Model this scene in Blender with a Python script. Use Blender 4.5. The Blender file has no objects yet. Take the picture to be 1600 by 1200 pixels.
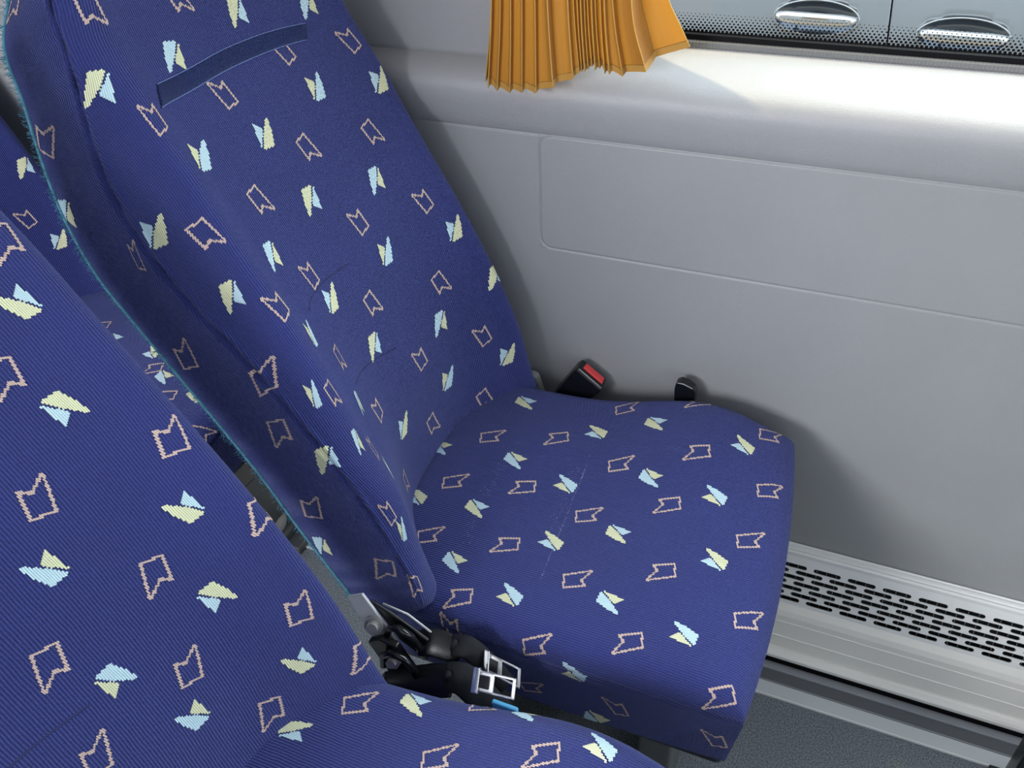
import math, random
import numpy as np
try:
    import bpy
    from mathutils import Matrix, Vector
except ImportError:
    bpy = None

# ------------------------------------------------------------------ camera, light, exposure
if bpy:
    S = bpy.context.scene
    COL = S.collection
    cam_d = bpy.data.cameras.new('camera'); cam = bpy.data.objects.new('camera', cam_d); COL.objects.link(cam)
    cam_d.sensor_width = 36; cam_d.lens = 36 * 1350 / 1600; cam_d.clip_start = .01
    Rm = [[0.9205682, -0.2081072, 0.3305232], [0.3887111, 0.5708659, -0.7231983], [-0.0381817, 0.7942314, 0.6064146]]
    Mx = Matrix([list(r) for r in Rm]).to_4x4(); Mx.translation = Vector([-0.00357, -1.0465, 1.32893])
    cam.matrix_world = Mx
    S.camera = cam
    S.view_settings.view_transform = 'Standard'; S.view_settings.look = 'None'
    S.view_settings.gamma = 1; S.view_settings.use_curve_mapping = False
    S.view_settings.exposure = 0.0
    w = bpy.data.worlds.new('sky'); S.world = w; w.use_nodes = True
    wn = w.node_tree.nodes; bg = wn['Background']
    bg.inputs['Color'].default_value = (.88, .94, 1.0, 1); bg.inputs['Strength'].default_value = 2.6
    sd = bpy.data.lights.new('sun', 'SUN'); sd.energy = 4.9; sd.angle = math.radians(.6); sd.color = (1, .74, .42)
    sun = bpy.data.objects.new('sun', sd); COL.objects.link(sun)
    sun.rotation_euler = Vector((.38, -.17, -1)).to_track_quat('-Z', 'Y').to_euler()
    def area(name, loc, to, sx, sy, en, col):
        d = bpy.data.lights.new(name, 'AREA'); d.shape = 'RECTANGLE'; d.size = sx; d.size_y = sy; d.energy = en; d.color = col
        o = bpy.data.objects.new(name, d); COL.objects.link(o); o.location = loc
        o.rotation_euler = (Vector(to) - Vector(loc)).to_track_quat('-Z', 'Y').to_euler()
    area('daylight_through_right_windows', (-1.1, -2.2, 1.42), (-.2, 0, .6), 1.0, .5, 49, (.97, .98, 1))
    area('daylight_through_left_window', (.35, .2, 1.42), (-.15, -1.0, .55), 1.1, .6, 18, (.92, .96, 1))

#SURF
# ------------------------------------------------------------------ smooth surfaces (numpy grids)
def crs(A, n, closed=False):
    """Catmull-Rom resample of control rows A (m, ...) to n rows."""
    A = np.asarray(A, float); m = len(A)
    if closed:
        t = np.linspace(0, m, n, endpoint=False)
        i = np.floor(t).astype(int); f = t - i
        p = [A[(i + k) % m] for k in (-1, 0, 1, 2)]
    else:
        t = np.linspace(0, m - 1, n); i = np.minimum(np.floor(t).astype(int), m - 2); f = t - i
        E = np.concatenate([[2 * A[0] - A[1]], A, [2 * A[-1] - A[-2]]])
        p = [E[i + k] for k in (0, 1, 2, 3)]
    f = f.reshape((-1,) + (1,) * (A.ndim - 1))
    return .5 * ((2 * p[1]) + (-p[0] + p[2]) * f + (2 * p[0] - 5 * p[1] + 4 * p[2] - p[3]) * f * f + (-p[0] + 3 * p[1] - 3 * p[2] + p[3]) * f ** 3)

def ip(z, tab):
    return np.interp(z, [a for a, b in tab], [b for a, b in tab])

CREST = [(.36, -.385), (.45, -.410), (.5, -.423), (.6, -.447), (.69, -.48), (.775, -.521), (.83, -.552), (.95, -.618), (1.01, -.647), (1.05, -.675), (1.15, -.715), (1.25, -.745)]
BACK = [(.36, -.475), (.426, -.505), (.525, -.561), (.629, -.612), (.729, -.675), (.822, -.734), (.888, -.771), (.954, -.786), (.995, -.792), (1.041, -.794), (1.079, -.795), (1.17, -.805), (1.25, -.81)]
SEAM = [(.40, -.395), (.494, -.412), (.582, -.446), (.652, -.481), (.739, -.54), (.797, -.584), (.852, -.635), (.92, -.678), (.993, -.707), (1.069, -.712), (1.154, -.715), (1.25, -.74)]
VALL = [(.42, .08), (.475, .085), (.55, .078), (.65, .060), (.75, .040), (.85, .020), (.95, .013), (1.1, .012), (1.25, .01)]

def backrest_grid(nr=230, nc=416, recline=None):
    rows = []
    zs = [.462, .49, .53, .60, .67, .74, .80, .86, .92, .98, 1.04, 1.10, 1.16, 1.22, 1.26]
    for z in zs:
        zb = z - .055
        xc, xs, xb, v = ip(z, CREST), ip(z, SEAM), ip(zb, BACK), ip(z, VALL)
        lean = .0 if z < .95 else (z - .95) * .12          # the head narrows a little
        top = max(0, z - 1.18) * 1.2
        yn, yf = -.47 + lean + top, -.03 - lean * .2 - top
        xk = max(xc, xs + .018) if z > .62 else xc + .012
        zd = z - .03
        P = [(xb - .012, yn + .12, zb), (xb - .004, yn + .02, zb), (xb, yn, zb),
             (xb * .5 + xs * .5, yn - .006, (zb + z) / 2), (xs, yn, z), (xk, yn + .034, z),
             (xk * .4 + xc * .6 - v * .42, yn + .078, z), (xc - v * .90, yn + .145, z), (xc - v, -.25, z), (xc - v * .85, yf - .12, z),
             (xc - v * .35, yf - .05, z), (xc, yf - .012, z), (xc - .03, yf + .006, z - .01),
             ((xb + xc) / 2, yf + .004, (zb + z) / 2), (xb, yf - .006, zb), (xb - .01, yf - .10, zb)]
        rows.append(P)
    A = np.array(rows)
    if recline: A[..., 0] += recline[0] - recline[1] * (A[..., 2] - .45)
    # close the bottom and the top
    b0 = A[0].copy(); c = b0.mean(0)
    def cap(r, k, dz): q = c_of(r) + (r - c_of(r)) * k; q[:, 2] += dz; return q
    def c_of(r): return r.mean(0)
    lo = [cap(A[0], .0, -.022), cap(A[0], .55, -.021), cap(A[0], .94, -.013)]
    hi = [cap(A[-1], .93, .02), cap(A[-1], .6, .035), cap(A[-1], 0, .038)]
    A = np.concatenate([np.array(lo), A, np.array(hi)])
    G = crs(A, nr)
    G = np.swapaxes(crs(np.swapaxes(G, 0, 1), nc, closed=True), 0, 1)
    # seam groove along the near edge (control column 4)
    jc = nc * 4 / 16.
    N = normals(G, True)
    j = np.arange(nc)
    g = -.0035 * np.exp(-((j - jc) / 1.1) ** 2) + .0016 * np.exp(-((j - jc - 2.6) / 1.5) ** 2) + .0012 * np.exp(-((j - jc + 2.6) / 1.5) ** 2)
    i = np.arange(nr)[:, None]
    amp = np.clip((i - 30) / 20., 0, 1) * np.clip((nr - 20 - i) / 20., 0, 1)
    wob = 1 + .35 * np.sin(i * .9) + .3 * np.sin(i * .37 + 1)
    return G + N * (g[None, :] * amp * wob)[..., None]

def cushion_grid(n=200):
    """top and sides of the seat pad: rows run front to rear, columns near to far"""
    h, r = .215, .03
    cx, cy, hx, hy = -.262, -.25, .264, .222
    e = .60
    s = np.linspace(-1 - e, 1 + e, n)
    Sx, Ty = np.meshgrid(-s, s, indexing='ij')
    m = np.maximum(np.abs(Sx), np.abs(Ty)); mm = np.maximum(m, 1e-6)
    bx, by = Sx / mm, Ty / mm
    k = .115
    ux, uy = bx * np.sqrt(1 - k * by ** 2), by * np.sqrt(1 - k * bx ** 2)
    q = r * math.pi / 4
    d = np.where(m < 1, (m - 1) * (h + q - r), (m - 1) * h)
    th = np.clip((d + q) / r, 0, math.pi / 2)
    L = np.where(d < -q, d + q - r, -r + r * np.sin(th))
    drop = np.where(d < -q, 0, r * (1 - np.cos(th))) + np.maximum(0, d - q)
    L = L - np.maximum(0, d - q) * .10
    sc = 1 + L / h
    x = cx + hx * ux * sc; y = cy + hy * uy * sc * (1 + .045 * np.clip((x + .30) / .2, -1, 1) * np.clip(uy * 3, 0, 1))
    x = x - .010 * uy * sc * np.clip(ux, 0, 1)
    a = (x - cx) / hx; b = (y - cy) / hy
    ztop = .473 + .026 * b + .012 * (1 - a ** 2) + .012 * (1 - b ** 2) + .026 * (np.exp(-((a - .45) / .38) ** 2) - .45 * np.exp(-((a + .25) / .4) ** 2)) * (.5 + .5 * np.tanh((b - .45) * 4))
    ztop = ztop - .012 * np.exp(-((a + .05) / .4) ** 2) * np.exp(-((b) / .4) ** 2)
    G = np.stack([x, y, ztop - drop], -1)
    N = normals(G, False)
    g = -.0028 * np.exp(-((d - .022) / .0022) ** 2) + .0014 * np.exp(-((d - .016) / .003) ** 2)
    return G + N * g[..., None]

def normals(G, closed):
    if closed:
        dj = np.roll(G, -1, 1) - np.roll(G, 1, 1)
    else:
        dj = np.gradient(G, axis=1)
    di = np.gradient(G, axis=0)
    N = np.cross(dj, di); l = np.linalg.norm(N, axis=-1, keepdims=True); l[l < 1e-12] = 1
    return N / l

def cloth_uv(G, closed):
    """cloth coordinates in metres: u across the ribs, v along them"""
    D = np.linalg.norm(np.diff(G, axis=1), axis=-1); u = np.concatenate([np.zeros((len(G), 1)), np.cumsum(D, 1)], 1)
    mid = G.shape[1] // 2; u = u - u[:, mid:mid + 1]
    dv = np.linalg.norm(np.diff(G[:, mid], axis=0), axis=-1); v = np.concatenate([[0], np.cumsum(dv)])
    return np.stack([u, np.repeat(v[:, None], G.shape[1], 1)], -1)
#ENDSURF

# ------------------------------------------------------------------ helpers
def put(o, kind=None, label=None, cat=None, group=None):
    if kind: o['kind'] = kind
    if label: o['label'] = label
    if cat: o['category'] = cat
    if group: o['group'] = group
    return o

def empty(name, loc, label, cat, group=None):
    o = bpy.data.objects.new(name, None); COL.objects.link(o); o.location = loc; o.empty_display_size = .05
    return put(o, None, label, cat, group)

def mesh(name, verts, faces, mats, parent=None, midx=None, uv=None, smooth=True):
    """one mesh object, vertices in world coordinates"""
    me = bpy.data.meshes.new(name)
    V = np.asarray(verts, float).reshape(-1, 3)
    if parent is not None:
        base = Vector((0, 0, 0)); q = parent
        while q is not None: base += q.location; q = q.parent
        V = V - np.array(base)
    me.from_pydata(V.tolist(), [], [list(map(int, f)) for f in faces])
    for m in (mats if isinstance(mats, (list, tuple)) else [mats]): me.materials.append(m)
    if midx is not None: me.polygons.foreach_set('material_index', np.asarray(midx, np.int32))
    if smooth: me.polygons.foreach_set('use_smooth', np.ones(len(me.polygons), bool))
    if uv is not None:
        l = me.uv_layers.new(name='UVMap'); vi = np.zeros(len(me.loops), np.int32); me.loops.foreach_get('vertex_index', vi)
        l.data.foreach_set('uv', np.asarray(uv, np.float32)[vi].ravel())
    me.update()
    o = bpy.data.objects.new(name, me); COL.objects.link(o)
    if parent is not None: o.parent = parent
    return o

class MB:
    """collects shapes into one mesh"""
    def __init__(s): s.v = []; s.f = []; s.m = []
    def add(s, V, F, m=0):
        n = len(s.v); s.v += [tuple(map(float, p)) for p in V]; s.f += [tuple(int(i) + n for i in f) for f in F]; s.m += [m] * len(F); return s
    def box(s, a, b, m=0):
        (x0, y0, z0), (x1, y1, z1) = a, b
        V = [(x, y, z) for x in (x0, x1) for y in (y0, y1) for z in (z0, z1)]
        return s.add(V, [(0, 1, 3, 2), (4, 6, 7, 5), (0, 4, 5, 1), (2, 3, 7, 6), (0, 2, 6, 4), (1, 5, 7, 3)], m)
    def obox(s, c, ex, ey, ez, m=0):
        c, ex, ey, ez = (np.array(k, float) for k in (c, ex, ey, ez))
        V = [c + a * ex + b * ey + d * ez for a in (-1, 1) for b in (-1, 1) for d in (-1, 1)]
        return s.add(V, [(0, 1, 3, 2), (4, 6, 7, 5), (0, 4, 5, 1), (2, 3, 7, 6), (0, 2, 6, 4), (1, 5, 7, 3)], m)
    def tube(s, pts, r, n=8, m=0, closed=False, flat=1.0, up=(0, 0, 1)):
        P = np.array(pts, float); k = len(P)
        r = np.full(k, r) if np.isscalar(r) else np.array(r)
        T = np.gradient(P, axis=0)
        if closed: T = np.roll(P, -1, 0) - np.roll(P, 1, 0)
        T /= np.linalg.norm(T, axis=1, keepdims=True) + 1e-12
        U = np.array(up, float); V = []
        for i in range(k):
            A = np.cross(T[i], U)
            if np.linalg.norm(A) < 1e-4: A = np.cross(T[i], (1, .2, 0))
            A /= np.linalg.norm(A); B = np.cross(A, T[i])
            for q in range(n):
                a = 2 * math.pi * q / n
                V.append(P[i] + r[i] * (math.cos(a) * A + flat * math.sin(a) * B))
        F = []
        for i in range(k if closed else k - 1):
            for q in range(n):
                F.append((i * n + q, i * n + (q + 1) % n, ((i + 1) % k) * n + (q + 1) % n, ((i + 1) % k) * n + q))
        if not closed: F += [tuple(range(n))[::-1], tuple((k - 1) * n + q for q in range(n))]
        return s.add(V, F, m)
    def prism(s, poly, d, m=0):
        """poly: 3D points of one face, d: extrusion vector"""
        P = [np.array(p, float) for p in poly]; d = np.array(d, float); n = len(P)
        V = P + [p + d for p in P]
        F = [tuple(range(n))[::-1], tuple(range(n, 2 * n))] + [(i, (i + 1) % n, n + (i + 1) % n, n + i) for i in range(n)]
        return s.add(V, F, m)
    def lathe(s, c, axis, prof, n=24, m=0):
        c = np.array(c, float); a = np.array(axis, float); a /= np.linalg.norm(a)
        u = np.cross(a, (0, 0, 1) if abs(a[2]) < .9 else (1, 0, 0)); u /= np.linalg.norm(u); w = np.cross(a, u)
        V = [c + h * a + r * (math.cos(t) * u + math.sin(t) * w) for r, h in prof for t in (2 * math.pi * k / n for k in range(n))]
        F = [(i * n + k, i * n + (k + 1) % n, (i + 1) * n + (k + 1) % n, (i + 1) * n + k) for i in range(len(prof) - 1) for k in range(n)]
        F += [tuple(range(n))[::-1], tuple((len(prof) - 1) * n + k for k in range(n))]
        return s.add(V, F, m)
    def build(s, name, mats, parent=None, smooth=False, bevel=0, seg=2, auto=None):
        o = mesh(name, s.v, s.f, mats, parent, s.m, smooth=smooth)
        me = o.data
        import bmesh
        bm = bmesh.new(); bm.from_mesh(me); bmesh.ops.recalc_face_normals(bm, faces=bm.faces); bm.to_mesh(me); bm.free()
        if bevel:
            b = o.modifiers.new('bevel', 'BEVEL'); b.width = bevel; b.segments = seg; b.limit_method = 'ANGLE'; b.angle_limit = .6
            me.polygons.foreach_set('use_smooth', np.ones(len(me.polygons), bool))
            b.harden_normals = False
            wn_ = o.modifiers.new('weighted', 'WEIGHTED_NORMAL'); wn_.keep_sharp = True
        return o

def sweep_x(prof, x0, x1, n=2):
    """profile of (y, z) extruded along x as an open sheet"""
    xs = np.linspace(x0, x1, n); V = [(x, y, z) for x in xs for y, z in prof]; k = len(prof)
    F = [(i * k + j, i * k + j + 1, (i + 1) * k + j + 1, (i + 1) * k + j) for i in range(n - 1) for j in range(k - 1)]
    return V, F

# ------------------------------------------------------------------ materials
def mat(name, col, rough=.5, metal=0, bump=None, spec=None, **kw):
    m = bpy.data.materials.new(name); m.use_nodes = True; nt = m.node_tree; b = nt.nodes['Principled BSDF']
    b.inputs['Base Color'].default_value = (*col, 1); b.inputs['Roughness'].default_value = rough; b.inputs['Metallic'].default_value = metal
    for k, v in kw.items(): b.inputs[k.replace('_', ' ')].default_value = v
    tc = nt.nodes.new('ShaderNodeTexCoord')
    ns = nt.nodes.new('ShaderNodeTexNoise'); nt.links.new(tc.outputs['Object'], ns.inputs['Vector'])
    ns.inputs['Scale'].default_value = (bump or (9, .0))[0]; ns.inputs['Detail'].default_value = 4
    # slight wear in the colour
    n2 = nt.nodes.new('ShaderNodeTexNoise'); nt.links.new(tc.outputs['Object'], n2.inputs['Vector']); n2.inputs['Scale'].default_value = 7; n2.inputs['Detail'].default_value = 5
    mr = nt.nodes.new('ShaderNodeMapRange'); nt.links.new(n2.outputs['Fac'], mr.inputs['Value']); mr.inputs['To Min'].default_value = .93; mr.inputs['To Max'].default_value = 1.07
    mx = nt.nodes.new('ShaderNodeMix'); mx.data_type = 'RGBA'; mx.blend_type = 'MULTIPLY'; mx.inputs['Factor'].default_value = 1
    mx.inputs['A'].default_value = (*col, 1); nt.links.new(mr.outputs['Result'], mx.inputs['B']); nt.links.new(mx.outputs['Result'], b.inputs['Base Color'])
    if bump:
        bp = nt.nodes.new('ShaderNodeBump'); bp.inputs['Strength'].default_value = 1; bp.inputs['Distance'].default_value = bump[1]
        nt.links.new(ns.outputs['Fac'], bp.inputs['Height']); nt.links.new(bp.outputs['Normal'], b.inputs['Normal'])
    return m

def fabric(name, col, rib=.0030, sheen=.35, dist=.0005, dust=True):
    m = bpy.data.materials.new(name); m.use_nodes = True; nt = m.node_tree; N = nt.nodes; Lk = nt.links.new; b = N['Principled BSDF']
    b.inputs['Roughness'].default_value = .85; b.inputs['Sheen Weight'].default_value = sheen; b.inputs['Sheen Roughness'].default_value = .45
    b.inputs['Sheen Tint'].default_value = (.62, .70, 1, 1); b.inputs['Specular IOR Level'].default_value = .25
    uv = N.new('ShaderNodeUVMap'); uv.uv_map = 'UVMap'; sp = N.new('ShaderNodeSeparateXYZ'); Lk(uv.outputs['UV'], sp.inputs['Vector'])
    def M(op, a, c=None):
        q = N.new('ShaderNodeMath'); q.operation = op
        for i, x in enumerate((a, c)):
            if x is None: continue
            if isinstance(x, (int, float)): q.inputs[i].default_value = x
            else: Lk(x, q.inputs[i])
        return q.outputs[0]
    wob = N.new('ShaderNodeTexNoise'); Lk(uv.outputs['UV'], wob.inputs['Vector']); wob.inputs['Scale'].default_value = 35; wob.inputs['Detail'].default_value = 2
    u = M('ADD', sp.outputs['X'], M('MULTIPLY', wob.outputs['Fac'], .002))
    ribs = M('SINE', M('MULTIPLY', u, 2 * math.pi / rib))
    # stitches along each rib
    st = M('SINE', M('ADD', M('MULTIPLY', sp.outputs['Y'], 2 * math.pi / .0022), M('MULTIPLY', u, 2 * math.pi / rib * .5)))
    h = M('ADD', M('MULTIPLY', ribs, .5), M('MULTIPLY', st, .22))
    fz = N.new('ShaderNodeTexNoise'); Lk(uv.outputs['UV'], fz.inputs['Vector']); fz.inputs['Scale'].default_value = 900; fz.inputs['Detail'].default_value = 2
    h = M('ADD', h, M('MULTIPLY', fz.outputs['Fac'], .7))
    bp = N.new('ShaderNodeBump'); bp.inputs['Distance'].default_value = dist; Lk(h, bp.inputs['Height']); Lk(bp.outputs['Normal'], b.inputs['Normal'])
    # yarn colour: shade in the valleys between ribs is painted darker; broad wear
    wr = N.new('ShaderNodeTexNoise'); Lk(uv.outputs['UV'], wr.inputs['Vector']); wr.inputs['Scale'].default_value = 6; wr.inputs['Detail'].default_value = 5
    f = M('ADD', M('ADD', M('MULTIPLY', ribs, .27), M('MULTIPLY', fz.outputs['Fac'], .30)), M('ADD', M('MULTIPLY', wr.outputs['Fac'], .35), .68))
    mx = N.new('ShaderNodeMix'); mx.data_type = 'RGBA'; mx.blend_type = 'MULTIPLY'; mx.inputs['Factor'].default_value = 1
    mx.inputs['A'].default_value = (*col, 1); Lk(f, mx.inputs['B'])
    out = mx.outputs['Result']
    if dust:   # pale lint specks
        vo = N.new('ShaderNodeTexVoronoi'); Lk(uv.outputs['UV'], vo.inputs['Vector']); vo.inputs['Scale'].default_value = 95; vo.inputs['Randomness'].default_value = 1
        spk = M('LESS_THAN', vo.outputs['Distance'], .035)
        m2 = N.new('ShaderNodeMix'); m2.data_type = 'RGBA'; Lk(M('MULTIPLY', spk, .45), m2.inputs['Factor']); Lk(out, m2.inputs['A']); m2.inputs['B'].default_value = (.35, .37, .5, 1)
        out = m2.outputs['Result']
    Lk(out, b.inputs['Base Color'])
    return m

if bpy:
    M_BLUE = fabric('blue_ribbed_cloth', (.034, .045, .215), dist=.0012, sheen=.32)
    M_YEL = fabric('yellow_yarn', (.74, .76, .50), .0016, .1, .0003, False)
    M_SKY = fabric('sky_blue_yarn', (.55, .75, .84), .0016, .1, .0003, False)
    M_PINK = fabric('pink_beige_yarn', (.62, .47, .42), .0016, .1, .0003, False)
    M_LINT = mat('chalk_dust', (.22, .23, .42), .9)
    M_TEAL = fabric('teal_frayed_thread', (.11, .31, .42), .001, .3, .0003, False)
    M_VEL = fabric('navy_hook_tape', (.010, .030, .17), .0012, .2, .0018, True)
    M_STITCH = mat('navy_thread', (.02, .025, .10), .8)
    M_WALL = mat('grey_grained_plastic', (.310, .319, .328), .42, bump=(900, .00025))
    M_SILL = mat('pale_grained_sill', (.35, .355, .365), .42, bump=(700, .0005))
    M_GROOVE = mat('grey_plastic_groove', (.27, .28, .30), .5)
    M_BLACK = mat('black_plastic', (.006, .007, .010), .30, bump=(500, .0001))
    M_RUBBER = mat('black_rubber', (.006, .006, .007), .7, Specular_IOR_Level=.1)
    M_WEB = mat('black_webbing', (.010, .012, .016), .6, bump=(1500, .0003), Specular_IOR_Level=.25)
    M_RED = mat('red_plastic', (.72, .06, .065), .35)
    M_CHROME = mat('chrome', (.80, .81, .83), .10, 1)
    M_STEEL = mat('dull_steel', (.50, .49, .47), .45, .5)
    M_LIGHTM = mat('light_grey_painted_steel', (.75, .76, .77), .35, .1)
    M_ALU = mat('brushed_aluminium', (.88, .89, .88), .36, .15, bump=(120, .0001))
    M_ALUD = mat('grey_aluminium_track', (.34, .36, .39), .45, .3, bump=(300, .0001))
    M_FLOOR = mat('speckled_blue_grey_vinyl', (.10, .12, .145), .5, bump=(500, .0003))
    M_ROOF = mat('grey_ceiling_fabric', (.42, .43, .45), .9)
    M_CAR = mat('blue_grey_car_paint', (.46, .49, .54), .16, .25, Coat_Weight=1.0, Coat_Roughness=.03)
    M_GROUND = mat('pale_asphalt', (.26, .25, .24), .9)
    M_BLUEBIT = mat('pale_blue_plastic', (.12, .50, .85), .5)
    # speckles in the vinyl
    nt = M_FLOOR.node_tree; b = nt.nodes['Principled BSDF']; tc = nt.nodes.new('ShaderNodeTexCoord')
    vo = nt.nodes.new('ShaderNodeTexNoise'); vo.inputs['Scale'].default_value = 420; vo.inputs['Detail'].default_value = 3; nt.links.new(tc.outputs['Object'], vo.inputs['Vector'])
    cr = nt.nodes.new('ShaderNodeValToRGB'); nt.links.new(vo.outputs['Fac'], cr.inputs['Fac'])
    cr.color_ramp.elements[0].position = .35; cr.color_ramp.elements[0].color = (.06, .075, .09, 1)
    cr.color_ramp.elements[1].position = .68; cr.color_ramp.elements[1].color = (.26, .29, .32, 1)
    nt.links.new(cr.outputs['Color'], b.inputs['Base Color'])
    # glass
    M_GLASS = bpy.data.materials.new('window_glass'); M_GLASS.use_nodes = True; nt = M_GLASS.node_tree; nt.nodes.clear()
    o_ = nt.nodes.new('ShaderNodeOutputMaterial'); tr = nt.nodes.new('ShaderNodeBsdfTransparent'); tr.inputs['Color'].default_value = (.86, .90, .90, 1)
    gl = nt.nodes.new('ShaderNodeBsdfGlossy'); gl.inputs['Roughness'].default_value = .02; fr = nt.nodes.new('ShaderNodeLayerWeight'); fr.inputs['Blend'].default_value = .5
    pw = nt.nodes.new('ShaderNodeMath'); pw.operation = 'POWER'; pw.inputs[1].default_value = 5; nt.links.new(fr.outputs['Facing'], pw.inputs[0])
    mu = nt.nodes.new('ShaderNodeMath'); mu.operation = 'MULTIPLY_ADD'; mu.inputs[1].default_value = .4; mu.inputs[2].default_value = .03; nt.links.new(pw.outputs[0], mu.inputs[0])
    mx = nt.nodes.new('ShaderNodeMixShader'); nt.links.new(mu.outputs[0], mx.inputs[0]); nt.links.new(tr.outputs[0], mx.inputs[1]); nt.links.new(gl.outputs[0], mx.inputs[2]); nt.links.new(mx.outputs[0], o_.inputs[0])
    # curtain cloth: lets daylight through
    M_CURT = bpy.data.materials.new('golden_curtain_cloth'); M_CURT.use_nodes = True; nt = M_CURT.node_tree; b = nt.nodes['Principled BSDF']
    b.inputs['Roughness'].default_value = .6; b.inputs['Sheen Weight'].default_value = .25
    uvn = nt.nodes.new('ShaderNodeTexCoord'); ch = nt.nodes.new('ShaderNodeTexChecker'); ch.inputs['Scale'].default_value = 900; nt.links.new(uvn.outputs['Object'], ch.inputs['Vector'])
    ch.inputs['Color1'].default_value = (.37, .18, .022, 1); ch.inputs['Color2'].default_value = (.25, .112, .013, 1)
    nt.links.new(ch.outputs['Color'], b.inputs['Base Color'])
    tl = nt.nodes.new('ShaderNodeBsdfTranslucent'); tl.inputs['Color'].default_value = (.95, .33, .008, 1)
    mx = nt.nodes.new('ShaderNodeMixShader'); mx.inputs[0].default_value = .26
    nt.links.new(b.outputs[0], mx.inputs[1]); nt.links.new(tl.outputs[0], mx.inputs[2]); nt.links.new(mx.outputs[0], nt.nodes['Material Output'].inputs[0])
    M_CHEMC = mat('golden_curtain_hem', (.44, .22, .03), .7, Sheen_Weight=.3)
    M_CSTITCH = mat('brown_curtain_thread', (.28, .12, .012), .8)
    M_CHEM = mat('golden_fold_highlight', (.58, .33, .05), .7, Sheen_Weight=.3)

# ------------------------------------------------------------------ woven motifs
OUT = [(-17, 16), (1, 7), (7, 14), (17, -11), (0, -16)]
TALL = [(12, 18), (1.2, 4), (-9.8, -14.5), (-7.6, -16), (3.4, -18), (8.6, -4)]
SHORT = [(-9.5, 13.5), (-1.5, 6.8), (-.6, 3.6), (-12.4, -14.2)]

def inside(x, y, P):
    c = False; j = len(P) - 1
    for i in range(len(P)):
        (xi, yi), (xj, yj) = P[i], P[j]
        if (yi > y) != (yj > y) and x < (xj - xi) * (y - yi) / (yj - yi) + xi: c = not c
        j = i
    return c

def segd(x, y, a, b):
    dx, dy = b[0] - a[0], b[1] - a[1]; t = max(0, min(1, ((x - a[0]) * dx + (y - a[1]) * dy) / (dx * dx + dy * dy)))
    return math.hypot(x - a[0] - t * dx, y - a[1] - t * dy)

def raster(kind):
    """cells (x, y, material) of a motif on the stitch grid, millimetres"""
    cw, ch = 1.5, 2.1; cells = []
    rnd = random.Random(3)
    for a in range(-14, 15):
        for b in range(-12, 13):
            x, y = a * cw, b * ch + (0, .7, 1.4)[a % 3]
            if kind == 'out':
                d = min(segd(x, y, OUT[i], OUT[(i + 1) % 5]) for i in range(5))
                if d < 1.12: cells.append((x, y, 0))
            elif inside(x, y + rnd.uniform(-1.1, 1.1), TALL): cells.append((x, y, 1))
            elif inside(x, y, SHORT): cells.append((x, y, 2))
    return cells, cw, ch
CELLS = {'out': raster('out'), 'fill': raster('fill')}
# letter: (shape, half turn, mirrored, tall part material, short part material)   materials 1 yellow, 2 sky, 3 pink
KIND = {'O': ('out', 0, 0), 'o': ('out', 1, 0), 'M': ('out', 0, 1), 'm': ('out', 1, 1),
        'B': ('fill', 0, 0, 2, 1), 'b': ('fill', 1, 0, 2, 1), 'Y': ('fill', 0, 0, 1, 2), 'y': ('fill', 1, 0, 1, 2),
        'Q': ('fill', 0, 1, 2, 1), 'q': ('fill', 1, 1, 2, 1), 'P': ('fill', 0, 1, 1, 2), 'p': ('fill', 1, 1, 1, 2),
        'w': ('out', 0, 1), 'u': ('out', 1, 0), 'v': ('out', 1, 0)}

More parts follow.
